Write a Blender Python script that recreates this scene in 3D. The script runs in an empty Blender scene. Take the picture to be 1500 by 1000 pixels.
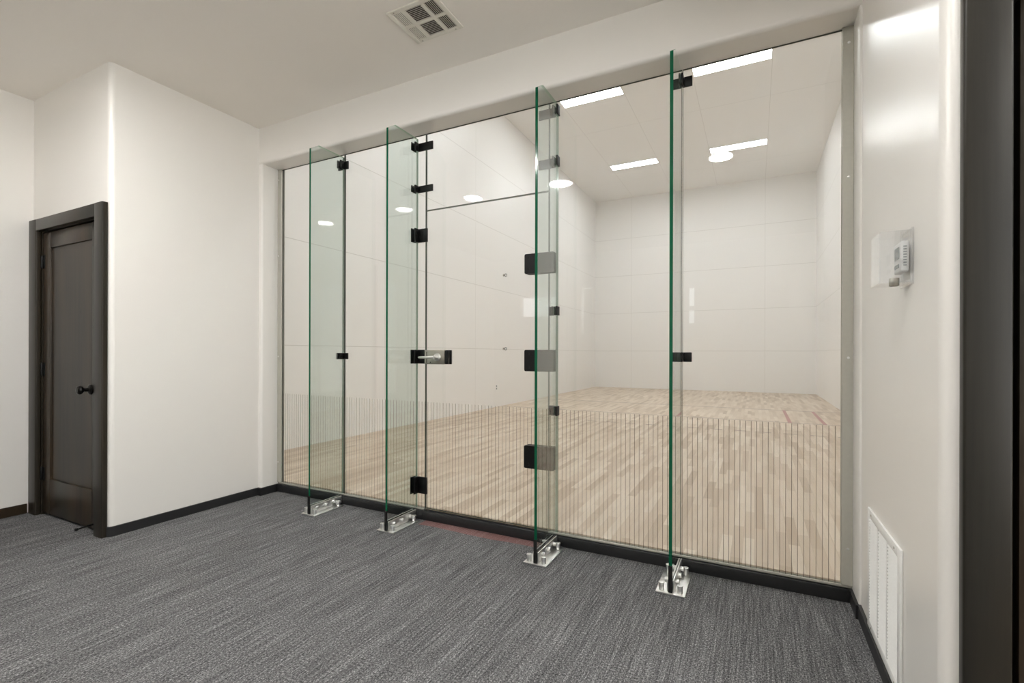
import bpy, bmesh, math
from mathutils import Vector, Matrix

scene = bpy.context.scene
C = scene.collection
PI = math.pi

# ----------------------------------------------------------------- helpers
def origin_of(o):
    v = Vector((0, 0, 0))
    while o is not None:
        v += o.location
        o = o.parent
    return v

def tag(o, label=None, cat=None, group=None, kind=None):
    if label: o['label'] = label
    if cat: o['category'] = cat
    if group: o['group'] = group
    if kind: o['kind'] = kind
    return o

def obj(name, bm, mats, parent=None, origin=None, smooth=True):
    """one mesh object; the vertices of bm are world coordinates"""
    if not isinstance(mats, (list, tuple)): mats = [mats]
    bmesh.ops.recalc_face_normals(bm, faces=bm.faces[:])
    if smooth:
        for f in bm.faces: f.smooth = True
        for e in bm.edges:
            e.smooth = (len(e.link_faces) == 2 and e.calc_face_angle(0) < math.radians(32))
    base = origin_of(parent) if parent else Vector(origin or (0, 0, 0))
    bmesh.ops.translate(bm, vec=-base, verts=bm.verts[:])
    me = bpy.data.meshes.new(name)
    bm.to_mesh(me); bm.free()
    for m in mats: me.materials.append(m)
    o = bpy.data.objects.new(name, me)
    C.objects.link(o)
    if parent: o.parent = parent
    else: o.location = base
    return o

def thing(name, label, cat, loc, group=None, kind=None):
    o = bpy.data.objects.new(name, None)
    C.objects.link(o)
    o.location = loc
    o.empty_display_size = .1
    return tag(o, label, cat, group, kind)

def B(): return bmesh.new()

def box(bm, x0, x1, y0, y1, z0, z1, bev=0, seg=2, mi=0, edges=None):
    t = bmesh.new()
    bmesh.ops.create_cube(t, size=1)
    for v in t.verts:
        v.co = Vector((x0 if v.co.x < 0 else x1, y0 if v.co.y < 0 else y1, z0 if v.co.z < 0 else z1))
    if bev:
        es = t.edges[:]
        if edges:       # axis letter(s) of the edges to round
            es = [e for e in t.edges if 'xyz'[max(range(3), key=lambda k: abs((e.verts[0].co - e.verts[1].co)[k]))] in edges]
        bmesh.ops.bevel(t, geom=es, offset=bev, segments=seg, affect='EDGES', profile=.5)
    for f in t.faces: f.material_index = mi
    merge(bm, t)

def merge(bm, t, mat=None):
    me = bpy.data.meshes.new('tmp')
    if mat: bmesh.ops.transform(t, matrix=mat, verts=t.verts[:])
    t.to_mesh(me); t.free()
    bm.from_mesh(me)
    bpy.data.meshes.remove(me)

def cyl(bm, p0, p1, r, r2=None, n=24, bev=0, mi=0):
    p0, p1 = Vector(p0), Vector(p1)
    d = p1 - p0
    t = bmesh.new()
    bmesh.ops.create_cone(t, cap_ends=True, segments=n, radius1=r, radius2=r if r2 is None else r2, depth=d.length)
    if bev:
        es = [e for e in t.edges if abs(e.verts[0].co.z - e.verts[1].co.z) < 1e-6]
        bmesh.ops.bevel(t, geom=es, offset=bev, segments=2, affect='EDGES', profile=.5)
    for f in t.faces: f.material_index = mi
    q = Vector((0, 0, 1)).rotation_difference(d.normalized())
    merge(bm, t, Matrix.Translation((p0 + p1) / 2) @ q.to_matrix().to_4x4())

def lathe(bm, prof, origin, axis, n=32, caps=True):
    """prof: (radius, height along axis)"""
    q = Vector((0, 0, 1)).rotation_difference(Vector(axis))
    M = Matrix.Translation(origin) @ q.to_matrix().to_4x4()
    rings = []
    for r, h in prof:
        rings.append([bm.verts.new(M @ Vector((r * math.cos(2 * PI * k / n), r * math.sin(2 * PI * k / n), h))) for k in range(n)])
    for a, b in zip(rings, rings[1:]):
        for k in range(n):
            bm.faces.new((a[k], a[(k + 1) % n], b[(k + 1) % n], b[k]))
    if caps: bm.faces.new(rings[0]); bm.faces.new(rings[-1])

def prism(bm, pts, axis, a, b, mi=0):
    """polygon pts (2D) extruded along axis from a to b"""
    def mk(p, t):
        return {'x': (t, p[0], p[1]), 'y': (p[0], t, p[1]), 'z': (p[0], p[1], t)}[axis]
    lo = [bm.verts.new(mk(p, a)) for p in pts]
    hi = [bm.verts.new(mk(p, b)) for p in pts]
    n = len(pts)
    fs = [bm.faces.new(lo), bm.faces.new(hi)]
    for k in range(n):
        fs.append(bm.faces.new((lo[k], lo[(k + 1) % n], hi[(k + 1) % n], hi[k])))
    for f in fs: f.material_index = mi

def arc(cx, cy, r, a0, a1, n=6):
    return [(cx + r * math.cos(math.radians(a0 + (a1 - a0) * k / n)), cy + r * math.sin(math.radians(a0 + (a1 - a0) * k / n))) for k in range(n + 1)]

def sweep(bm, pts, r, n=14):
    pts = [Vector(p) for p in pts]
    rings = []
    up = Vector((0, 0, 1))
    for i, p in enumerate(pts):
        d = (pts[min(i + 1, len(pts) - 1)] - pts[max(i - 1, 0)]).normalized()
        s = d.cross(up)
        if s.length < 1e-4: s = d.cross(Vector((1, 0, 0)))
        s.normalize(); t = s.cross(d)
        rr = r[i] if isinstance(r, (list, tuple)) else r
        rings.append([bm.verts.new(p + rr * (math.cos(2 * PI * k / n) * s + math.sin(2 * PI * k / n) * t)) for k in range(n)])
    for a, b in zip(rings, rings[1:]):
        for k in range(n): bm.faces.new((a[k], a[(k + 1) % n], b[(k + 1) % n], b[k]))
    bm.faces.new(rings[0]); bm.faces.new(rings[-1])

# --------------------------------------------------------------- materials
def lin(c):
    return tuple(((v / 255) / 12.92 if v / 255 <= .04045 else ((v / 255 + .055) / 1.055) ** 2.4) for v in c) + (1,)

class NT:
    def __init__(s, name):
        s.m = bpy.data.materials.new(name); s.m.use_nodes = True
        s.t = s.m.node_tree; s.t.nodes.clear()
        s.out = s.t.nodes.new('ShaderNodeOutputMaterial')
    def n(s, kind, **kw):
        nd = s.t.nodes.new('ShaderNode' + kind)
        for k, v in kw.items():
            if k in nd.inputs: s.put(nd.inputs[k], v)
            else: setattr(nd, k, v)
        return nd
    def put(s, sock, v):
        if isinstance(v, bpy.types.NodeSocket): s.t.links.new(v, sock)
        else: sock.default_value = v
    def math(s, op, a, b=0., c=0., clamp=False):
        nd = s.t.nodes.new('ShaderNodeMath'); nd.operation = op; nd.use_clamp = clamp
        for i, v in enumerate((a, b, c)): s.put(nd.inputs[i], v)
        return nd.outputs[0]
    def mix(s, f, a, b, mode='MIX'):
        nd = s.t.nodes.new('ShaderNodeMix'); nd.data_type = 'RGBA'; nd.blend_type = mode
        s.put(nd.inputs['Factor'], f); s.put(nd.inputs['A'], a); s.put(nd.inputs['B'], b)
        return nd.outputs['Result']
    def ramp(s, f, stops):
        nd = s.t.nodes.new('ShaderNodeValToRGB')
        while len(nd.color_ramp.elements) < len(stops): nd.color_ramp.elements.new(.5)
        for e, (p, c) in zip(nd.color_ramp.elements, stops):
            e.position = p; e.color = c
        s.put(nd.inputs[0], f)
        return nd.outputs[0]
    def pos(s, sx=1, sy=1, sz=1, rz=0):
        g = s.t.nodes.new('ShaderNodeNewGeometry')
        mp = s.t.nodes.new('ShaderNodeMapping')
        s.t.links.new(g.outputs['Position'], mp.inputs['Vector'])
        mp.inputs['Scale'].default_value = (sx, sy, sz)
        mp.inputs['Rotation'].default_value = (0, 0, rz)
        return mp.outputs[0]
    def xyz(s):
        g = s.t.nodes.new('ShaderNodeNewGeometry')
        x = s.t.nodes.new('ShaderNodeSeparateXYZ')
        s.t.links.new(g.outputs['Position'], x.inputs[0])
        return x.outputs[0], x.outputs[1], x.outputs[2]
    def noise(s, vec, scale, detail=2, rough=.5):
        nd = s.n('TexNoise'); s.put(nd.inputs['Vector'], vec)
        nd.inputs['Scale'].default_value = scale; nd.inputs['Detail'].default_value = detail; nd.inputs['Roughness'].default_value = rough
        return nd.outputs['Fac']
    def near(s, v, c, half):           # 1 where |v-c| <= half
        nd = s.t.nodes.new('ShaderNodeMath'); nd.operation = 'COMPARE'
        s.put(nd.inputs[0], v); s.put(nd.inputs[1], c); s.put(nd.inputs[2], half)
        return nd.outputs[0]
    def between(s, v, a, b): return s.near(v, (a + b) / 2, (b - a) / 2)
    def mul(s, *a):
        r = a[0]
        for v in a[1:]: r = s.math('MULTIPLY', r, v)
        return r
    def mx(s, *a):
        r = a[0]
        for v in a[1:]: r = s.math('MAXIMUM', r, v)
        return r
    def pbr(s, col, rough=.5, metal=0., spec=.5, bump=None, dist=.001, strength=1., **kw):
        p = s.n('BsdfPrincipled')
        s.put(p.inputs['Base Color'], col); s.put(p.inputs['Roughness'], rough)
        s.put(p.inputs['Metallic'], metal); s.put(p.inputs['Specular IOR Level'], spec)
        for k, v in kw.items(): s.put(p.inputs[k], v)
        if bump is not None:
            b = s.n('Bump'); b.inputs['Distance'].default_value = dist; b.inputs['Strength'].default_value = strength
            s.put(b.inputs['Height'], bump); s.t.links.new(b.outputs[0], p.inputs['Normal'])
        s.t.links.new(p.outputs[0], s.out.inputs[0])
        return s.m

def plain(name, rgb, rough=.5, metal=0., spec=.5, bump=0.):
    t = NT(name)
    f = t.noise(t.pos(), 60, 3)
    col = t.mix(f, tuple(v * .94 for v in lin(rgb)[:3]) + (1,), tuple(min(1, v * 1.06) for v in lin(rgb)[:3]) + (1,))
    return t.pbr(col, rough, metal, spec, bump=f if bump else None, dist=bump or .001)

def emit(name, rgb, strength):
    t = NT(name)
    e = t.n('Emission', Color=rgb + (1,), Strength=strength)
    t.t.links.new(e.outputs[0], t.out.inputs[0])
    return t.m

M = {}
# painted drywall
def wall_mat(name, rgb, rough, spec=.5, texture=.0006):
    t = NT(name)
    big = t.noise(t.pos(), 1.3, 2)
    lump = t.noise(t.pos(), 38, 4, .6)
    col = t.mix(big, tuple(v * .985 for v in lin(rgb)[:3]) + (1,), tuple(v * 1.015 for v in lin(rgb)[:3]) + (1,))
    return t.pbr(col, rough, 0, spec, bump=lump, dist=texture, strength=.35)
M['wall'] = wall_mat('wall_paint', (236, 233, 228), .33, .75, .0005)
M['ceiling'] = wall_mat('ceiling_paint', (243, 238, 231), .7, .3, .003)

# white hard court panels with thin joints
def court_mat(name, horiz, vert):
    t = NT(name)
    x, y, z = t.xyz()
    parts = []
    for c in horiz: parts.append(t.near(z, c, .004))
    for ax, c in vert: parts.append(t.near({'x': x, 'y': y}[ax], c, .003))
    joint = t.mx(*parts)
    col = t.mix(joint, lin((236, 235, 233)), lin((208, 206, 202)))
    big = t.noise(t.pos(), .8, 2)
    col = t.mix(t.math('MULTIPLY', big, .06), col, lin((216, 215, 212)))
    return t.pbr(col, .42, 0, .4)
HZ = [1.235, 2.425, 3.6, 4.77]
M['court_front'] = court_mat('court_front_panels', HZ, [('x', -3.46), ('x', -2.22), ('x', .245)])
M['court_side'] = court_mat('court_side_panels', HZ, [('y', 5.2), ('y', 7.64), ('y', 10.1), ('y', 12.5)])
M['court_ceiling'] = court_mat('court_ceiling_panels', [], [('x', -3.40), ('x', -2.20), ('x', -.99), ('x', .248), ('y', 3.9), ('y', 6.95), ('y', 10.3), ('y', 13.6)])

# maple strip floor with court lines
def maple():
    t = NT('maple_floor')
    x, y, z = t.xyz()
    g = t.n('NewGeometry'); mp = t.n('Mapping'); t.t.links.new(g.outputs['Position'], mp.inputs['Vector'])
    mp.inputs['Rotation'].default_value = (0, 0, PI / 2)
    br = t.n('TexBrick', offset=.37, offset_frequency=2, squash=1.0)
    t.t.links.new(mp.outputs[0], br.inputs['Vector'])
    br.inputs['Color1'].default_value = (0, 0, 0, 1); br.inputs['Color2'].default_value = (1, 1, 1, 1)
    br.inputs['Mortar'].default_value = (.5, .5, .5, 1)
    br.inputs['Scale'].default_value = 1; br.inputs['Mortar Size'].default_value = .0006
    br.inputs['Brick Width'].default_value = .52; br.inputs['Row Height'].default_value = .057
    br.inputs['Bias'].default_value = 0
    bw = t.n('RGBToBW'); t.t.links.new(br.outputs['Color'], bw.inputs[0])
    tone = t.ramp(bw.outputs[0], [(0, lin((178, 160, 139))), (.3, lin((204, 188, 169))), (.7, lin((215, 201, 183))), (1, lin((227, 215, 199)))])
    grain = t.noise(t.pos(45, 1.6, 1), 1.0, 5, .65)
    tone = t.mix(t.math('MULTIPLY', grain, .45), tone, lin((178, 154, 126)))
    blot = t.noise(t.pos(7, 1.1, 1), 1.0, 3, .6)
    blot = t.ramp(blot, [(.55, (0, 0, 0, 1)), (.75, (1, 1, 1, 1))])
    tone = t.mix(t.math('MULTIPLY', blot, .3), tone, lin((160, 132, 102)))
    tone = t.mix(t.math('MULTIPLY', br.outputs['Fac'], .55), tone, lin((150, 128, 104)))
    # markings
    lines = t.mx(t.near(y, 8.66, .022), t.near(y, 10.5, .026))
    dash = t.math('LESS_THAN', t.math('FRACT', t.math('MULTIPLY', t.math('ADD', x, 10.02), 1 / .305)), .5)
    lines = t.mx(lines, t.mul(t.near(y, 7.43, .02), dash))
    col = t.mix(t.math('MULTIPLY', lines, .85), tone, lin((104, 74, 64)))
    red = t.mul(t.between(y, 8.66, 10.5), t.mx(t.near(x, .49, .026), t.near(x, .955, .026)))
    col = t.mix(t.math('MULTIPLY', red, .8), col, lin((158, 70, 72)))
    return t.pbr(col, .38, 0, .45, bump=grain, dist=.0003, strength=.3)
M['maple'] = maple()

# grey loop carpet with fine streaks running towards the glass
def carpet():
    t = NT('grey_carpet')
    x, y, z = t.xyz()
    streak = t.noise(t.pos(125, 3.5, 1), 1.0, 4, .75)
    fine = t.noise(t.pos(190, 120, 1), 1.0, 3, .8)
    wide = t.noise(t.pos(14, .9, 1), 1.0, 2, .5)
    v = t.math('ADD', t.math('MULTIPLY', streak, .34), t.math('MULTIPLY', fine, .72))
    v = t.math('ADD', v, t.math('MULTIPLY', t.math('SUBTRACT', wide, .5), .07))
    col = t.ramp(v, [(.37, lin((20, 20, 21))), (.47, lin((73, 73, 74))), (.57, lin((114, 114, 115))), (.68, lin((184, 184, 184)))])
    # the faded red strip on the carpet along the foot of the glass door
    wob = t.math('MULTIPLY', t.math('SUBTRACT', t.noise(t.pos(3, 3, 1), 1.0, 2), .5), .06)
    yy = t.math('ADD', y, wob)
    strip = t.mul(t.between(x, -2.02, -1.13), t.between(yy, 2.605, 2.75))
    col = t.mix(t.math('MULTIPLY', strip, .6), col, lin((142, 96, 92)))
    return t.pbr(col, .95, 0, .1, bump=v, dist=.002, strength=.35)
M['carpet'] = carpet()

# dark stained alder
def stained(name, base, dark, warm, rough):
    t = NT(name)
    g1 = t.noise(t.pos(38, 38, 1.3), 1.0, 5, .65)
    g2 = t.noise(t.pos(5, 5, .7), 1.0, 3, .55)
    col = t.mix(t.ramp(g1, [(.3, (0, 0, 0, 1)), (.7, (1, 1, 1, 1))]), lin(dark), lin(base))
    col = t.mix(t.ramp(g2, [(.42, (0, 0, 0, 1)), (.72, (1, 1, 1, 1))]), col, lin(warm))
    vo = t.n('TexVoronoi'); t.put(vo.inputs['Vector'], t.pos(3.1, 3.1, 1.6)); vo.inputs['Scale'].default_value = 1.5
    knot = t.ramp(vo.outputs['Distance'], [(.02, (1, 1, 1, 1)), (.075, (0, 0, 0, 1))])
    col = t.mix(t.math('MULTIPLY', knot, .75), col, lin((22, 18, 14)))
    return t.pbr(col, rough, 0, .32, bump=g1, dist=.0004, strength=.35)
M['stained'] = stained('dark_stained_wood', (48, 43, 35), (30, 27, 23), (64, 52, 39), .36)
M['stained_trim'] = stained('dark_stained_trim', (43, 40, 34), (29, 27, 23), (48, 41, 31), .36)
M['base_dark'] = plain('dark_baseboard', (38, 38, 39), .42, 0, .4)
M['base_brown'] = stained('brown_baseboard', (58, 48, 36), (44, 37, 28), (62, 48, 34), .4)
M['black'] = plain('black_metal', (9, 9, 9), .42, 0, .3)
M['bronze'] = plain('oil_rubbed_bronze', (22, 20, 18), .3, .6)
M['gasket'] = plain('black_gasket', (10, 10, 10), .5)
M['alu'] = plain('grey_aluminium', (190, 188, 178), .45, .3)
M['chrome'] = plain('chrome', (226, 226, 224), .33, 1.)
M['satin'] = plain('satin_nickel', (178, 174, 164), .3, 1.)
M['white_metal'] = plain('white_enamel', (240, 240, 238), .35)
M['vent_white'] = plain('vent_enamel', (226, 222, 212), .4)
M['duct'] = plain('dark_duct', (34, 31, 28), .8)
M['duct_grey'] = plain('grey_duct', (88, 82, 74), .8)
M['filter_grey'] = plain('grey_filter', (150, 150, 148), .8)
M['white_plastic'] = plain('white_plastic', (238, 238, 236), .4)
M['grey_plastic'] = plain('grey_screen', (150, 156, 156), .25)
M['key_dark'] = plain('dark_lock_face', (70, 66, 60), .35, .7)
M['court_light'] = emit('court_light_lens', (.95, .985, 1), 36.5)
M['downlight'] = emit('downlight_lens', (1, .98, .955), 260)

# architectural glass: tinted see-through plus fresnel gloss, same maths on both faces
def glass(name, tint, stripes=False, gloss=1., f0=.04):
    t = NT(name)
    g = t.n('NewGeometry')
    d = t.n('VectorMath', operation='DOT_PRODUCT')
    t.t.links.new(g.outputs['Normal'], d.inputs[0]); t.t.links.new(g.outputs['Incoming'], d.inputs[1])
    c = t.math('ABSOLUTE', d.outputs['Value'])
    fres = t.math('ADD', t.math('MULTIPLY', t.math('POWER', t.math('SUBTRACT', 1., c), 5.), 1 - f0), f0, clamp=True)
    fres = t.math('MULTIPLY', fres, gloss)
    tr = t.n('BsdfTransparent', Color=tint + (1,))
    gl = t.n('BsdfGlossy', Color=(1, 1, 1, 1), Roughness=.0)
    mx = t.n('MixShader'); t.put(mx.inputs[0], fres)
    t.t.links.new(tr.outputs[0], mx.inputs[1]); t.t.links.new(gl.outputs[0], mx.inputs[2])
    res = mx.outputs[0]
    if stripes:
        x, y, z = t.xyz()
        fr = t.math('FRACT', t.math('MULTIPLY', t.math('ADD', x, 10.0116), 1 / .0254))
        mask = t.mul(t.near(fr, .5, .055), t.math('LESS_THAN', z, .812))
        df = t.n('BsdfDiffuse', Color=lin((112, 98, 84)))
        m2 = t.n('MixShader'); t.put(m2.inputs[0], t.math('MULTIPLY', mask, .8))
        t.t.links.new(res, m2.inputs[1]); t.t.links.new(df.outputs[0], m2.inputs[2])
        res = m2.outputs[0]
    t.t.links.new(res, t.out.inputs[0])
    return t.m
M['pane'] = glass('clear_glass', (.993, .995, .992))
M['pane_striped'] = glass('clear_glass_with_fine_vertical_lines', (.993, .995, .992), True)
M['fin'] = glass('greenish_glass', (.872, .914, .898), gloss=1.5)
M['acrylic'] = glass('clear_acrylic', (.96, .965, .97), gloss=1.2)
M['window_pane'] = glass('window_glass', (.97, .98, .98))
def edge(name, rgb, trans):
    t = NT(name)
    p = t.n('BsdfPrincipled'); t.put(p.inputs['Base Color'], lin(rgb)); t.put(p.inputs['Roughness'], .12)
    tl = t.n('BsdfTranslucent', Color=lin(trans))
    n = t.noise(t.pos(1, 1, 2.5), 1.0, 2)
    mx = t.n('MixShader'); t.put(mx.inputs[0], t.math('MULTIPLY_ADD', n, .4, .35))
    t.t.links.new(p.outputs[0], mx.inputs[1]); t.t.links.new(tl.outputs[0], mx.inputs[2])
    t.t.links.new(mx.outputs[0], t.out.inputs[0])
    return t.m
M['fin_edge'] = edge('green_glass_edge', (16, 88, 62), (36, 140, 100))
M['fin_top'] = edge('pale_glass_edge', (190, 206, 186), (200, 222, 204))
M['fin_back'] = edge('fin_back_edge', (112, 128, 116), (150, 172, 156))
M['pane_edge'] = edge('grey_glass_edge', (74, 82, 74), (100, 110, 100))

# ----------------------------------------------------------------- layout
H = 1.15                # camera height
ZC = 2.965              # ceiling of the near room
XL, XR = -3.592, .415   # faces of the side walls beside the glass
JL, JR = -3.556, .406   # jambs of the glass opening
YH = 2.555              # room face of the header
YW = 1.543              # face of the two door walls
YG0, YG1 = 2.715, 2.727 # glass
ZG = 2.675              # underside of the header
XA = -4.655             # far left wall of the alcove
CXL, CXR, CY1, CZ0, CZ1 = -4.62, 1.46, 15.12, .08, 6.035   # court
YB = -2.96              # wall behind the camera
XE = 2.6

# floors and ceilings
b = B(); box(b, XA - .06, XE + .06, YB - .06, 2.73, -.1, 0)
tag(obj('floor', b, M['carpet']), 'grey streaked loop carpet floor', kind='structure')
b = B(); box(b, CXL - .05, CXR + .05, 2.732, CY1 + .05, -.1, CZ0)
tag(obj('floor_court', b, M['maple']), 'pale maple strip floor of the ball court behind the glass', kind='structure')
b = B(); box(b, XA - .06, XE + .06, YB - .06, 2.734, ZC, ZC + .1)
tag(obj('ceiling', b, M['ceiling']), 'off-white ceiling of the near room', kind='structure')
b = B(); box(b, CXL - .05, CXR + .05, 2.735, CY1 + .05, CZ1, CZ1 + .1)
tag(obj('ceiling_court', b, M['court_ceiling']), 'white panelled ceiling of the ball court', kind='structure')

# court walls
b = B(); box(b, CXL - .1, CXL, 2.73, CY1 + .1, CZ0 - .1, CZ1)
tag(obj('wall_court_left', b, M['court_side']), kind='structure')
b = B(); box(b, CXR, CXR + .1, 2.73, CY1 + .1, CZ0 - .1, CZ1)
tag(obj('wall_court_right', b, M['court_side']), kind='structure')
b = B(); box(b, CXL, CXR, CY1, CY1 + .1, CZ0 - .1, CZ1)
tag(obj('wall_court_front', b, M['court_front']), kind='structure')
b = B(); YK = 2.735
prism(b, [(YK, ZG + .008), (YK, CZ1), (2.86, CZ1), (2.86, ZG + .16)], 'x', CXL - .1, CXR + .1)
prism(b, [(CXL - .1, YK), (JL - .002, YK), (JL - .2, 2.86), (CXL - .1, 2.86)], 'z', 0, ZG + .16)
prism(b, [(CXR + .1, YK), (JR + .002, YK), (JR + .1, 2.86), (CXR + .1, 2.86)], 'z', 0, ZG + .16)
tag(obj('wall_court_back', b, M['court_side']), kind='structure')

# header over the glass, rounded lower edge, with its two short returns
r = .022
b = B()
prism(b, [(2.734, ZC), (YH, ZC)] + arc(YH + r, ZG + r, r, 180, 270) + [(2.734, ZG)], 'x', XL, XR)
prism(b, [(XL, 2.734), (XL, YH)] + arc(JL - r * .8, YH + r * .8, r * .8, 270, 360) + [(JL, 2.734)], 'z', 0, ZG)
prism(b, [(XR, 2.734), (XR, YH)] + arc(JR + r * .35, YH + r * .35, r * .35, 270, 180) + [(JR, 2.734)], 'z', 0, ZG)
tag(obj('wall_front', b, M['wall']), 'off-white header and jambs around the glass opening', kind='structure')

# left pier with a bull-nosed corner, and the wall over the small door
r = .03
DXL, DXR, DZ = -4.525, -3.705, 2.004       # opening of the left door
b = B()
prism(b, [(XL, 2.76), (XL, YW + r)] + arc(XL - r, YW + r, r, 0, -90) + [(DXR + .02, YW), (DXR + .02, 2.76)], 'z', 0, ZC)
box(b, XA - .06, DXR + .02, YW, YW + .14, DZ + .02, ZC)
box(b, XA - .06, DXL - .02, YW, YW + .14, 0, DZ + .02)
box(b, DXL - .02, DXR + .02, YW + .12, YW + .14, 0, DZ + .02)
tag(obj('wall_left', b, M['wall']), 'off-white wall left of the glass with rounded corner', kind='structure')
b = B(); box(b, XA - .06, XA, YB - .06, YW + .001, 0, ZC)
tag(obj('wall_far_left', b, M['wall']), 'off-white wall at the left edge beside the small dark door', kind='structure')

# right pier, and the wall around the right-hand door
EXL, EXR = .5325, 1.36
r = .036
b = B()
prism(b, [(XR, 2.76), (XR, YW + r)] + arc(XR + r, YW + r, r, 180, 270) + [(EXL - .02, YW), (EXL - .02, 2.76)], 'z', 0, ZC)
box(b, EXL - .02, XE, YW, YW + .14, DZ + .02, ZC)
box(b, EXR + .02, XE, YW, YW + .14, 0, DZ + .02)
box(b, EXL - .02, EXR + .02, YW + .12, YW + .14, 0, DZ + .02)
tag(obj('wall_right', b, M['wall']), 'off-white wall right of the glass with rounded corner', kind='structure')
b = B(); wy0, wy1, wz0, wz1 = -2.75, .75, .25, 2.7
box(b, XE, XE + .12, YB - .12, wy0, 0, ZC); box(b, XE, XE + .12, wy1, YW + .14, 0, ZC)
box(b, XE, XE + .12, wy0, wy1, 0, wz0); box(b, XE, XE + .12, wy0, wy1, wz1, ZC)
tag(obj('wall_far_right', b, M['wall']), kind='structure')
w = thing('window_4', None, None, (XE + .06, (wy0 + wy1) / 2, wz0), kind='structure')  # added window, out of view, put in to brighten the near room
f = B()
box(f, XE + .03, XE + .09, wy0, wy1, wz0, wz0 + .05); box(f, XE + .03, XE + .09, wy0, wy1, wz1 - .05, wz1)
for k in range(5):
    yy = wy0 + .025 + (wy1 - wy0 - .05) * k / 4
    box(f, XE + .03, XE + .09, yy - .025, yy + .025, wz0 + .05, wz1 - .05)
obj('window_frame', f, M['white_metal'], w)
for k in range(4):
    ya = wy0 + .05 + (wy1 - wy0 - .05) * k / 4; yb = wy0 + (wy1 - wy0 - .05) * (k + 1) / 4
    p = B(); box(p, XE + .058, XE + .062, ya, yb, wz0 + .05, wz1 - .05)
    obj('pane', p, M['window_pane'], w)

# wall behind the camera with three small windows, seen as reflections in the glass
wins = [(-4.055, -3.335, 1.845, 2.235), (-1.0, -.885, 1.645, 2.256), (-2.83, -2.62, 1.50, 2.36)]
b = B()
xs = sorted(wins)
cur = XA - .06
for (x0, x1, z0, z1) in xs:
    box(b, cur, x0, YB - .12, YB, 0, ZC)
    box(b, x0, x1, YB - .12, YB, 0, z0); box(b, x0, x1, YB - .12, YB, z1, ZC)
    cur = x1
box(b, cur, XE + .06, YB - .12, YB, 0, ZC)
tag(obj('wall_back', b, M['wall']), kind='structure')
for i, (x0, x1, z0, z1) in enumerate(wins):
    w = thing('window_%d' % (i + 1), None, None, ((x0 + x1) / 2, YB - .06, z0), kind='structure')
    f = B()
    for q in ((x0, x0 + .012, z0, z1), (x1 - .012, x1, z0, z1), (x0, x1, z0, z0 + .012), (x0, x1, z1 - .012, z1)):
        box(f, q[0], q[1], YB - .09, YB - .04, q[2], q[3])
    if i == 1: box(f, x0, x1, YB - .09, YB - .04, 1.873, 1.941)
    obj('window_frame', f, M['white_metal'], w)
    p = B(); box(p, x0 + .012, x1 - .012, YB - .066, YB - .062, z0 + .012, z1 - .012)
    obj('pane', p, M['window_pane'], w)
    if i == 2:
        s = B(); box(s, x0 + .034, x1 - .012, YB - .03, YB - .026, z0 + .012, z1 - .03)
        obj('roller_blind', s, M['white_plastic'], w)

# baseboards
bt = .013
b = B(); box(b, JL + bt, -2.045, 2.690, 2.706, 0, .06, .002); box(b, -2.045, -1.12, 2.690, 2.706, 0, .06, .002); box(b, -1.12, JR - bt, 2.690, 2.706, 0, .06, .002)
tag(obj('baseboard_front', b, M['base_dark']), 'black baseboard running under the glass wall', kind='structure')
b = B()
rr = .03 + bt
outer = [(JL + bt, 2.706), (JL + bt, YH - bt), (XL + bt, YH - bt), (XL + bt, YW + .03)] + arc(XL - .03, YW + .03, rr, 0, -90)[1:]
inner = [(JL, 2.706), (JL, YH), (XL, YH), (XL, YW + .03)] + arc(XL - .03, YW + .03, .03, 0, -90)[1:]
def ribbon(b, outer, inner, z0, z1):
    vo = [[b.verts.new((p[0], p[1], z)) for z in (z0, z1)] for p in outer]
    vi = [[b.verts.new((p[0], p[1], z)) for z in (z0, z1)] for p in inner]
    n = len(outer)
    for k in range(n - 1):
        b.faces.new((vo[k][0], vo[k + 1][0], vo[k + 1][1], vo[k][1]))
        b.faces.new((vi[k][0], vi[k + 1][0], vi[k + 1][1], vi[k][1]))
        b.faces.new((vo[k][1], vo[k + 1][1], vi[k + 1][1], vi[k][1]))
        b.faces.new((vo[k][0], vo[k + 1][0], vi[k + 1][0], vi[k][0]))
    for k in (0, n - 1): b.faces.new((vo[k][0], vo[k][1], vi[k][1], vi[k][0]))
ribbon(b, outer, inner, 0, .06)
tag(obj('baseboard_left', b, M['base_dark']), 'black baseboard along the wall left of the glass', kind='structure')
b = B()
outer = [(JR - bt, 2.706), (JR - bt, YH - bt), (XR - bt, YH - bt), (XR - bt, YW + .036)] + arc(XR + .036, YW + .036, .036 + bt, 180, 270)[1:]
inner = [(JR, 2.706), (JR, YH), (XR, YH), (XR, YW + .036)] + arc(XR + .036, YW + .036, .036, 180, 270)[1:]
ribbon(b, outer, inner, 0, .06)
tag(obj('baseboard_right', b, M['base_dark']), 'black baseboard along the wall right of the glass', kind='structure')
b = B(); box(b, XA, XA + .014, YB, YW - .034, 0, .068, .003)
tag(obj('baseboard_far_left', b, M['base_brown']), 'dark brown baseboard at the left edge', kind='structure')

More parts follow.
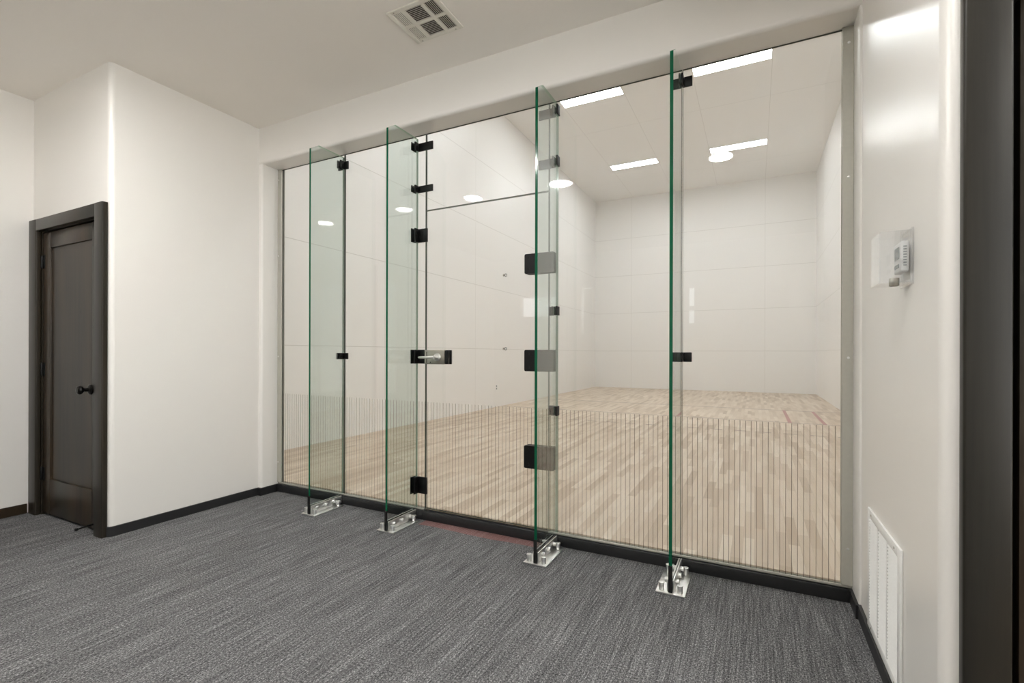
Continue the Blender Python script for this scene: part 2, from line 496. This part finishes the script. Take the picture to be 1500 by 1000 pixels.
# ----------------------------------------------------------- wooden doors
def wood_door(n, label, x0, x1, casing_l, casing_r, knob_x, hinge_x, gap=.012):
    """opening x0..x1; casing outer edges; leaf recessed behind the casing"""
    d = thing('door_%d' % n, label, 'door', ((x0 + x1) / 2, YW, 0), kind='structure')
    yf = YW - .033
    c = B()
    box(c, casing_l, x0 - .0, yf, YW - .001, 0, 2.085, .006, 3, edges='z')
    box(c, x1 + .0, casing_r, yf, YW - .001, 0, 2.085, .006, 3, edges='z')
    box(c, x0 - .0, x1 + .0, yf, YW - .001, DZ, 2.085, .003)
    obj('casing', c, M['stained_trim'], d)
    j = B()
    box(j, x0 - .018, x0 + .004, YW, YW + .118, 0, DZ); box(j, x1 - .004, x1 + .018, YW, YW + .118, 0, DZ)
    box(j, x0, x1, YW, YW + .118, DZ - .004, DZ + .018)
    box(j, x0 + .004, x1 - .004, YW + .085, YW + .118, 0, DZ)
    obj('jamb', j, M['stained_trim'], d)
    # leaf: stiles, rails, recessed panel
    l0, l1, z0, z1 = x0 + gap, x1 - .012, .016, DZ - .012
    ya, yb = YW + .006, YW + .045
    st = .105
    lf = B()
    box(lf, l0, l0 + st, ya, yb, z0, z1, .002); box(lf, l1 - st, l1, ya, yb, z0, z1, .002)
    box(lf, l0 + st, l1 - st, ya, yb, z1 - .11, z1, .002); box(lf, l0 + st, l1 - st, ya, yb, z0, z0 + .245, .002)
    leaf = obj('door_leaf', lf, M['stained'], d)
    pn = B(); box(pn, l0 + st - .005, l1 - st + .005, ya + .012, yb - .008, z0 + .24, z1 - .105)
    obj('panel', pn, M['stained'], leaf)
    for hz in (1.79, 1.03, .29):
        h = B()
        cyl(h, (hinge_x, YW + .0, hz - .045), (hinge_x, YW + .0, hz + .045), .008, bev=.002)
        box(h, hinge_x - .006, hinge_x + .034, YW + .002, YW + .0065, hz - .045, hz + .045)
        obj('hinge', h, M['black'], d)
    if knob_x is not None:
        k = B()
        lathe(k, [(.0, .0), (.033, .0), (.033, .006), (.026, .011), (.013, .015), (.0115, .034), (.016, .04), (.025, .047), (.0285, .056), (.026, .066), (.017, .073), (.0, .0745)],
              (knob_x, ya, .909), (0, -1, 0))
        obj('door_knob', k, M['bronze'], d)
    return d
d1 = wood_door(1, 'narrow dark stained wooden door with one recessed panel and a black knob', DXL, DXR, -4.635, -3.602, -3.835, DXL + .006)
s = B(); sweep(s, [(-3.80, 1.548, .045), (-3.797, 1.52, .043), (-3.792, 1.465, .04)], [.006, .005, .005]); cyl(s, (-3.792, 1.468, .04), (-3.790, 1.452, .04), .009, bev=.002)
obj('door_stop', s, M['black'], d1)
wood_door(2, 'dark stained wooden door frame and leaf cut by the right edge of the picture', EXL, EXR, .4445, EXR + .09, None, EXR - .006, .023)

# ------------------------------------------------------------- glass wall
def pane_obj(name, x0, x1, z0, z1, parent=None, label=None):
    b = B(); box(b, x0, x1, YG0, YG1, z0, z1, .001, 1)
    b.normal_update()
    for f in b.faces:
        f.material_index = 0 if f.normal.y < -.9 else (1 if f.normal.y > .9 else 2)
    o = obj(name, b, [M['pane_striped'], M['pane'], M['pane_edge']], parent, origin=((x0 + x1) / 2, YG0, z0), smooth=False)
    if label: tag(o, label, 'glass panel', 'panels of the glass wall')
    return o
ZB = .067
S1, S2, S3, S4 = -2.815, -2.045, -1.122, -.350
g = .002
gw = thing('glass_partition', 'clear glass wall of frameless panes in grey channels dividing the room from the ball court', 'glass partition', ((JL + JR) / 2, YG0, .045))
pane_obj('glass_panel', JL + .02, S1 - g, ZB, ZG - .0006, gw)
pane_obj('glass_panel', S1 + g, S2 - g, ZB, ZG - .0006, gw)
pane_obj('glass_panel', S2 + g, S3 - g, 2.142, ZG - .0006, gw)
pane_obj('glass_panel', S3 + g, S4 - g, ZB, ZG - .0006, gw)
pane_obj('glass_panel', S4 + g, JR - .021, ZB, ZG - .0006, gw)

# glass door
gd = thing('glass_door', 'frameless clear glass door with black hinges and a satin lever lock', 'door', ((S2 + S3) / 2, YG0, ZB))
pane_obj('door_pane', S2 + g, S3 - g, ZB + .006, 2.138, gd)
for z0, z1 in ((1.641, 1.763), (1.040, 1.172), (.443, .583)):
    h = B()
    box(h, -1.274, -1.077, 2.690, 2.7135, z0, z1, .009, 3, edges='y')
    box(h, -1.274, -1.077, 2.7285, 2.745, z0, z1, .009, 3, edges='y')
    hh = obj('hinge', h, M['black'], gd)
    k = B()
    for xx in (-1.245, -1.105):
        for zz in (z0 + .025, z1 - .025): cyl(k, (xx, 2.6895, zz), (xx, 2.6875, zz), .007)
    obj('screw', k, M['bronze'], hh)
lk = B(); box(lk, -2.036, -1.870, 2.690, 2.7135, 1.075, 1.172, .003)
lock = obj('lock_plate', lk, M['satin'], gd); tag(lock, 'satin nickel lock plate')
e = B(); box(e, -1.869, -1.843, 2.694, 2.7135, 1.077, 1.170, .002); box(e, -2.036, -1.843, 2.7285, 2.745, 1.075, 1.172, .003)
obj('lock_case', e, M['black'], gd)
lv = B()
lathe(lv, [(0, 0), (.027, 0), (.027, .010), (.022, .016), (.0125, .018), (.0115, .05), (0, .05)], (-1.925, 2.6895, 1.123), (0, -1, 0))
sweep(lv, [(-1.925, 2.645, 1.123), (-1.945, 2.638, 1.123), (-1.975, 2.636, 1.122), (-2.03, 2.637, 1.121), (-2.048, 2.642, 1.121)], [.0115, .0105, .0095, .0085, .006])
obj('lever_handle', lv, M['chrome'], lock)
mk = B(); box(mk, -2.018, -2.014, 2.688, 2.6899, 1.085, 1.16); cyl(mk, (-1.985, 2.6895, 1.088), (-1.985, 2.688, 1.088), .004)
obj('latch_slot', mk, M['black'], lock)

# fins
def fin(cx, label, brackets):
    """cx: centre line; brackets: (z0, z1, x_left_arm, x_right_arm, fin_arm_length)"""
    hw = .008
    t = thing('glass_fin', label, 'glass fin', (cx, 2.55, 0), 'glass fins standing against the glass wall')
    b = B()
    y0, y1, zt = 2.400, 2.7115, 2.648
    pts = [(y0, .0085), (y1, .0085), (y1, zt), (2.472, zt), (y0, 2.602)]
    prism(b, pts, 'x', cx - hw, cx + hw)
    bmesh.ops.recalc_face_normals(b, faces=b.faces[:])
    b.normal_update()
    es = [ed for ed in b.edges if abs(ed.verts[0].co.x - ed.verts[1].co.x) < 1e-6]
    bmesh.ops.bevel(b, geom=es, offset=.0012, segments=1, affect='EDGES')
    b.normal_update()
    for f in b.faces:
        f.material_index = 0 if abs(f.normal.x) > .9 else (2 if f.normal.z > .5 else (3 if f.normal.y > .5 else 1))
    obj('fin_pane', b, [M['fin'], M['fin_edge'], M['fin_top'], M['fin_back']], t, smooth=False)
    # shoe: plate, two clamp bars, gasket, bolts, studs
    p = B(); box(p, cx - .068, cx + .068, 2.385, 2.655, .0005, .008, .002)
    obj('base_plate', p, M['chrome'], t)
    for sx in (-1, 1):
        c = B(); box(c, min(cx + sx * .0095, cx + sx * .0165), max(cx + sx * .0095, cx + sx * .0165), 2.402, 2.686, .0085, .066, .0015)
        obj('clamp_bar', c, M['chrome'], t)
        for yy in (2.455, 2.535, 2.615):
            k = B(); cyl(k, (cx + sx * .0167, yy, .040), (cx + sx * .034, yy, .040), .0115, bev=.002)
            obj('clamp_bolt', k, M['chrome'], t)
        for yy in (2.412, 2.628):
            k = B(); cyl(k, (cx + sx * .043, yy, .0082), (cx + sx * .043, yy, .042), .0125, bev=.0015)
            cyl(k, (cx + sx * .043, yy, .042), (cx + sx * .043, yy, .046), .0145, bev=.001)
            obj('anchor_bolt', k, M['chrome'], t)
    q = B(); box(q, cx - .0093, cx + .0093, 2.394, 2.3995, .0085, .135); 
    box(q, cx - .0093, cx - .0083, 2.3995, 2.686, .0085, .064); box(q, cx + .0083, cx + .0093, 2.3995, 2.686, .0085, .064)
    obj('gasket', q, M['gasket'], t)
    for (z0, z1, xl, xr, arm) in brackets:
        for side, xa in ((-1, xl), (1, xr)):
            if xa is None: continue
            k = B()
            xf = cx + side * (hw + .001)
            box(k, min(xf, xa), max(xf, xa), 2.703, 2.7142, z0, z1, .003, 2)
            box(k, min(xf, xf + side * .011), max(xf, xf + side * .011), 2.7142 - arm, 2.7142, z0, z1, .003, 2)
            br = obj('bracket', k, M['black'], t)
            s = B(); zc = (z0 + z1) / 2; yy = 2.7142 - arm * .62
            cyl(s, (xf + side * .0105, yy, zc), (xf + side * .0135, yy, zc), .008, bev=.001)
            obj('bolt', s, M['bronze'], br)
        if xl is None or xr is None:          # back plate on the other face of the fin
            side = -1 if xl is None else 1
            xf = cx + side * (hw + .001)
            k = B(); box(k, min(xf, xf + side * .008), max(xf, xf + side * .008), 2.712 - arm, 2.712, z0, z1, .002, 2)
            obj('bracket_plate', k, M['black'], t)
    return t
F1, F2, F3, F4 = -2.822, -2.116, -1.066, -.3595
fin(F1, 'tall green-edged glass fin nearest the left wall, at the leftmost glass joint',
    [(2.553, 2.613, F1 - .052, F1 + .054, .052), (1.102, 1.150, F1 - .052, F1 + .054, .052)])
fin(F2, 'tall green-edged glass fin beside the lever lock of the glass door',
    [(2.557, 2.613, None, -1.981, .052), (2.268, 2.315, None, -1.981, .052), (1.921, 2.016, None, -2.025, .052),
     (1.077, 1.174, None, -2.049, .052), (.173, .290, None, -2.025, .052)])
fin(F3, 'tall green-edged glass fin in front of the three large black door hinges',
    [(2.576, 2.634, -1.187, None, .046), (2.272, 2.330, -1.187, None, .046), (1.379, 1.432, -1.116, None, .05), (.779, .836, -1.116, None, .05)])
fin(F4, 'tall green-edged glass fin nearest the camera, rightmost of the four',
    [(2.573, 2.627, F4 - .052, F4 + .06, .06), (1.107, 1.158, F4 - .052, F4 + .06, .06)])

# aluminium channels holding the glass
def channel(x0, x1, face, zs):
    c = B()
    box(c, x0, x1, 2.699, 2.712, .075, ZG - .001, .0015, 1); box(c, x0, x1, 2.730, 2.7335, .075, ZG - .001)
    t = tag(obj('wall_channel', c, M['alu'], gw), 'grey aluminium wall channel')
    for z in zs:
        s = B(); lathe(s, [(0, 0), (.006, 0), (.0055, .0018), (.003, .003), (0, .0032)], (face, 2.699, z), (0, -1, 0), 16)
        obj('screw', s, M['chrome'], t)
channel(JL, JL + .043, JL + .012, (2.587, 1.956, 1.119, .242))
channel(JR - .044, JR, JR - .019, (2.599, 1.974, 1.133, .246))
for x0, x1 in ((JL + .001, S2 - .004), (S3 + .004, JR - .001)):
    c = B()
    box(c, x0, x1, 2.7065, 2.7135, .045, .0735, .001, 1); box(c, x0, x1, 2.7065, 2.7315, .045, .064, .001, 1)
    box(c, x0, x1, 2.7285, 2.7315, .045, .0735)
    tag(obj('bottom_channel', c, M['alu'], gw), 'grey aluminium channel along the floor')
c = B(); box(c, S2 - .003, S3 + .003, 2.7065, 2.7315, .03, .061, .001, 1); box(c, S2 - .003, S3 + .003, 2.7065, 2.7095, .061, .066)
tag(obj('door_threshold', c, M['base_dark'], origin=((S2 + S3) / 2, 2.72, .03)), 'dark threshold strip under the glass door', 'threshold')

# ------------------------------------------------------- right wall fittings
# return air grille
vy0, vy1, vz0, vz1 = 1.892, 2.380, .064, .537
t = thing('return_air_grille', 'white louvred return air grille low on the right wall', 'vent', (XR, (vy0 + vy1) / 2, vz0))
f = B(); fw = .034; x0, x1 = XR - .009, XR - .0005
box(f, x0, x1, vy0, vy0 + fw, vz0, vz1, .003); box(f, x0, x1, vy1 - fw, vy1, vz0, vz1, .003)
box(f, x0, x1, vy0 + fw, vy1 - fw, vz0, vz0 + fw, .003); box(f, x0, x1, vy0 + fw, vy1 - fw, vz1 - fw, vz1, .003)
iw = (vy1 - vy0 - 2 * fw)
for k in (1, 2):
    yy = vy0 + fw + iw * k / 3
    box(f, x0 + .001, x1, yy - .008, yy + .008, vz0 + fw, vz1 - fw)
obj('frame', f, M['white_metal'], t)
bk = B(); box(bk, XR - .0016, XR - .0004, vy0 + fw, vy1 - fw, vz0 + fw, vz1 - fw)
obj('duct_opening', bk, M['filter_grey'], t)
n = 34
for c3 in range(3):
    ya = vy0 + fw + iw * c3 / 3 + (.008 if c3 else 0); yb = vy0 + fw + iw * (c3 + 1) / 3 - (.008 if c3 < 2 else 0)
    s = B()
    for k in range(n):
        z = vz0 + fw + (vz1 - vz0 - 2 * fw) * (k + .5) / n
        q = B(); box(q, -.0005, .0005, ya, yb, -.0044, .0044)
        merge(s, q, Matrix.Translation((XR - .0058, 0, z)) @ Matrix.Rotation(math.radians(42), 4, 'Y'))
    obj('louvres', s, M['white_metal'], t)
    s = B(); box(s, XR - .0022, XR - .0016, yb - .022, yb, vz0 + fw, vz1 - fw)  # black strip stands in for shade between the slats at the far end
    obj('slot_shade_strip', s, M['black'], t)
for yy in (vy0 + .07, vy1 - .07):
    for zz in (vz0 + .017, vz1 - .017):
        s = B(); cyl(s, (XR - .009, yy, zz), (XR - .0105, yy, zz), .004)
        obj('screw', s, M['satin'], t)

# thermostat and its clear lockable guard
ty0, ty1, tz0, tz1, tx = 1.79, 1.905, 1.363, 1.518, .333
t = thing('thermostat_guard', 'clear plastic lockable guard box on the right wall', 'guard box', (XR, (ty0 + ty1) / 2, tz0))
f = B(); th = .003
box(f, tx, tx + th, ty0, ty1, tz0, tz1, .001, 1)
box(f, tx + th, XR - .006, ty0, ty0 + th, tz0, tz1); box(f, tx + th, XR - .006, ty1 - th, ty1, tz0, tz1)
box(f, tx + th, XR - .006, ty0 + th, ty1 - th, tz0, tz0 + th); box(f, tx + th, XR - .006, ty0 + th, ty1 - th, tz1 - th, tz1)
obj('cover', f, M['acrylic'], t, smooth=False)
f = B()
box(f, XR - .0058, XR - .0005, ty0 - .006, ty0 + .012, tz0 - .006, tz1 + .006, .001, 1); box(f, XR - .0058, XR - .0005, ty1 - .012, ty1 + .006, tz0 - .006, tz1 + .006, .001, 1)
box(f, XR - .0058, XR - .0005, ty0 + .012, ty1 - .012, tz0 - .006, tz0 + .012, .001, 1); box(f, XR - .0058, XR - .0005, ty0 + .012, ty1 - .012, tz1 - .012, tz1 + .006, .001, 1)
obj('mounting_flange', f, M['acrylic'], t, smooth=False)
f = B(); cyl(f, (.376, 1.825, tz0 - .006), (.376, 1.825, tz0 + .018), .0125, bev=.001)
lk = obj('lock', f, M['satin'], t)
f = B(); cyl(f, (.376, 1.825, tz0 - .0068), (.376, 1.825, tz0 - .006), .0095)
obj('keyhole', f, M['key_dark'], lk)
t = thing('thermostat', 'small white wall thermostat inside the clear guard box', 'thermostat', (XR, 1.852, 1.395))
f = B(); box(f, .389, XR - .0062, 1.806, 1.894, 1.398, 1.49, .005, 3)
obj('housing', f, M['white_plastic'], t)
f = B(); box(f, .3872, .3888, 1.825, 1.875, 1.44, 1.475)
obj('screen', f, M['grey_plastic'], t)
f = B()
for k in range(3): box(f, .3868, .3888, 1.828 + k * .018, 1.840 + k * .018, 1.412, 1.424, .0008, 1)
obj('buttons', f, M['grey_plastic'], t)
f = B()
for k in range(8): box(f, .394, .402, 1.8048, 1.8058, 1.415 + k * .008, 1.418 + k * .008)
obj('side_slots', f, M['grey_plastic'], t)

# ---------------------------------------------------------- ceiling register
rx0, rx1, ry0, ry1 = -1.765, -1.448, 1.985, 2.262
t = thing('supply_register', 'white six-field air register on the near ceiling', 'vent', ((rx0 + rx1) / 2, (ry0 + ry1) / 2, ZC))
zt, zb = ZC - .0005, ZC - .008
f = B(); fw = .026
gx = [rx0 + fw, rx0 + fw + .062, rx0 + fw + .082, rx1 - fw - .082, rx1 - fw - .062, rx1 - fw]
gy = [ry0 + fw, (ry0 + ry1) / 2 - .009, (ry0 + ry1) / 2 + .009, ry1 - fw]
box(f, rx0, gx[0], ry0, ry1, zb, zt, .002); box(f, gx[5], rx1, ry0, ry1, zb, zt, .002)
box(f, gx[0], gx[5], ry0, gy[0], zb, zt, .002); box(f, gx[0], gx[5], gy[3], ry1, zb, zt, .002)
box(f, gx[1], gx[2], gy[0], gy[3], zb, zt); box(f, gx[3], gx[4], gy[0], gy[3], zb, zt); box(f, gx[0], gx[5], gy[1], gy[2], zb + .0004, zt)
obj('frame', f, M['vent_white'], t)
f = B(); box(f, gx[0], gx[5], gy[0], gy[3], ZC - .0014, ZC - .0004)
obj('duct_opening', f, M['duct_grey'], t)
for (ya, yb) in ((gy[0], gy[1]), (gy[2], gy[3])):
    for ci, (xa, xb) in enumerate(((gx[0], gx[1]), (gx[2], gx[3]), (gx[4], gx[5]))):
        s = B()
        if ci == 1:
            nn = 9
            for k in range(nn):
                yy = ya + (yb - ya) * (k + .5) / nn
                q = B(); box(q, xa, xb, -.0045, .0045, -.0005, .0005)
                merge(s, q, Matrix.Translation((0, yy, ZC - .0045)) @ Matrix.Rotation(math.radians(35), 4, 'X'))
        else:
            nn = 6
            for k in range(nn):
                xx = xa + (xb - xa) * (k + .5) / nn
                q = B(); box(q, -.0045, .0045, ya, yb, -.0005, .0005)
                merge(s, q, Matrix.Translation((xx, 0, ZC - .0045)) @ Matrix.Rotation(math.radians(12 if ci == 0 else 40), 4, 'Y'))
        obj('louvres', s, M['vent_white'], t)
for xx in (rx0 + .045, rx1 - .045):
    for yy in (ry0 + .012, ry1 - .012):
        s = B(); cyl(s, (xx, yy, zb), (xx, yy, zb - .0015), .004)
        obj('screw', s, M['satin'], t)

# -------------------------------------------------------------- court fittings
def court_light(x0, x1, y0, y1, label):
    t = thing('ceiling_light', label, 'light', ((x0 + x1) / 2, (y0 + y1) / 2, CZ1), 'flush lights in the court ceiling')
    f = B(); w = .018; z0, z1 = CZ1 - .006, CZ1 - .0005
    box(f, x0 - w, x0, y0 - w, y1 + w, z0, z1); box(f, x1, x1 + w, y0 - w, y1 + w, z0, z1)
    box(f, x0, x1, y0 - w, y0, z0, z1); box(f, x0, x1, y1, y1 + w, z0, z1)
    obj('frame', f, M['white_metal'], t)
    f = B(); box(f, x0, x1, y0, y1, z0 + .002, z1)
    obj('diffuser', f, M['court_light'], t)
for y, where in ((5.15, 'row nearest the glass'), (8.86, 'middle row'), (12.5, 'row nearest the front wall')):
    court_light(-3.38, -2.22, y - .145, y + .145, 'long flat ceiling light of the left column in the court, ' + where)
    court_light(-.965, .23, y - .145, y + .145, 'long flat ceiling light of the right column in the court, ' + where)
def net_hook(z, label):
    t = thing('net_hook', label, 'hook', (CXL, 8.75, z), 'net hooks on the court wall')
    f = B(); cyl(f, (CXL - .001, 8.75, z), (CXL + .006, 8.75, z), .028, bev=.002)
    obj('hook_plate', f, M['satin'], t)
    f = B(); cyl(f, (CXL + .006, 8.75, z), (CXL + .03, 8.75, z), .006)
    sweep(f, [(CXL + .052 - .026 * math.cos(2 * PI * k / 20), 8.75, z + .026 * math.sin(2 * PI * k / 20)) for k in range(21)], .006, 8)
    obj('eye', f, M['bronze'], t)
net_hook(2.755, 'small metal eye hook on the white court wall, upper one')
net_hook(1.245, 'small metal eye hook on the white court wall, lower one')
t = thing('wall_outlet', 'white outlet cover low on the left court wall', 'outlet', (CXL, 8.45, .47))
f = B(); box(f, CXL + .0005, CXL + .007, 8.41, 8.49, .405, .535, .003)
obj('cover_plate', f, M['white_plastic'], t)
for zc in (.445, .495):
    f = B(); box(f, CXL + .0072, CXL + .009, 8.43, 8.47, zc - .016, zc + .016, .006, 3, edges='x')
    obj('socket', f, M['grey_plastic'], t)

# ---------------------------------------------------- downlights of the room
def downlight(x, y, label):
    t = thing('downlight', label, 'light', (x, y, ZC), 'round downlights in the near ceiling')
    f = B(); lathe(f, [(.098, 0), (.118, 0), (.118, .004), (.112, .008), (.100, .009), (.098, .006)], (x, y, ZC - .0005), (0, 0, -1), caps=False)
    obj('trim_ring', f, M['white_metal'], t)
    f = B(); cyl(f, (x, y, ZC - .006), (x, y, ZC - .002), .0975, n=40)
    obj('lens', f, M['downlight'], t)
for x, where in ((-.284, 'above the right of the room'), (-1.874, 'above the middle of the room'), (-2.942, 'above the left of the room')):
    downlight(x, .635, 'round flush downlight %s, mirrored in the glass' % where)
for y, where in ((.6, 'beside the camera'), (-1.0, 'behind the camera')):  # two extra downlights, out of view, added to brighten the room
    downlight(2.2, y, 'added round flush downlight %s, out of view at the right end of the room' % where)

# ------------------------------------------------------------------- world
w = bpy.data.worlds.new('daylight'); scene.world = w; w.use_nodes = True
bg = w.node_tree.nodes['Background']
wt = w.node_tree
tc = wt.nodes.new('ShaderNodeTexCoord'); sp = wt.nodes.new('ShaderNodeSeparateXYZ'); wt.links.new(tc.outputs['Generated'], sp.inputs[0])
cr = wt.nodes.new('ShaderNodeValToRGB'); wt.links.new(sp.outputs[2], cr.inputs[0])
mr = wt.nodes.new('ShaderNodeMapRange'); mr.inputs[1].default_value = -1; mr.inputs[2].default_value = 1
wt.links.new(sp.outputs[2], mr.inputs[0]); wt.links.new(mr.outputs[0], cr.inputs[0])
cr.color_ramp.elements[0].position = .49; cr.color_ramp.elements[0].color = (1, .985, .96, 1)      # added glow from below, brightens the near ceiling
cr.color_ramp.elements[1].position = .51; cr.color_ramp.elements[1].color = (.46, .475, .49, 1)     # overcast sky
wt.links.new(cr.outputs[0], bg.inputs[0]); bg.inputs[1].default_value = 6.1

# ------------------------------------------------------------------ camera
yaw, pitch, roll = (math.radians(v) for v in (26.80, .0163, .147))
F, CYP = 704.74, 517.24
f = Vector((-math.sin(yaw), math.cos(yaw), 0)); r_ = Vector((math.cos(yaw), math.sin(yaw), 0)); u = Vector((0, 0, 1))
f2 = f * math.cos(pitch) + u * math.sin(pitch); u2 = -f * math.sin(pitch) + u * math.cos(pitch)
r3 = r_ * math.cos(roll) + u2 * math.sin(roll); u3 = -r_ * math.sin(roll) + u2 * math.cos(roll)
cam = bpy.data.cameras.new('camera'); co = bpy.data.objects.new('camera', cam); C.objects.link(co)
mat = Matrix((r3, u3, -f2)).transposed().to_4x4(); mat.translation = (0, 0, H)
co.matrix_world = mat
cam.sensor_width = 36; cam.lens = F / 1500 * 36
cam.shift_y = (CYP - 500) / 1500
cam.clip_start = .02; cam.clip_end = 200
scene.camera = co

# -------------------------------------------------------------- view, render
vs = scene.view_settings
vs.view_transform = 'Standard'; vs.look = 'None'; vs.gamma = 1; vs.use_curve_mapping = False
vs.exposure = 0.0
cy = scene.cycles
cy.max_bounces = 14; cy.diffuse_bounces = 8; cy.glossy_bounces = 8; cy.transmission_bounces = 8; cy.transparent_max_bounces = 40
cy.caustics_reflective = False; cy.caustics_refractive = False
cy.sample_clamp_indirect = 0
cy.use_denoising = True
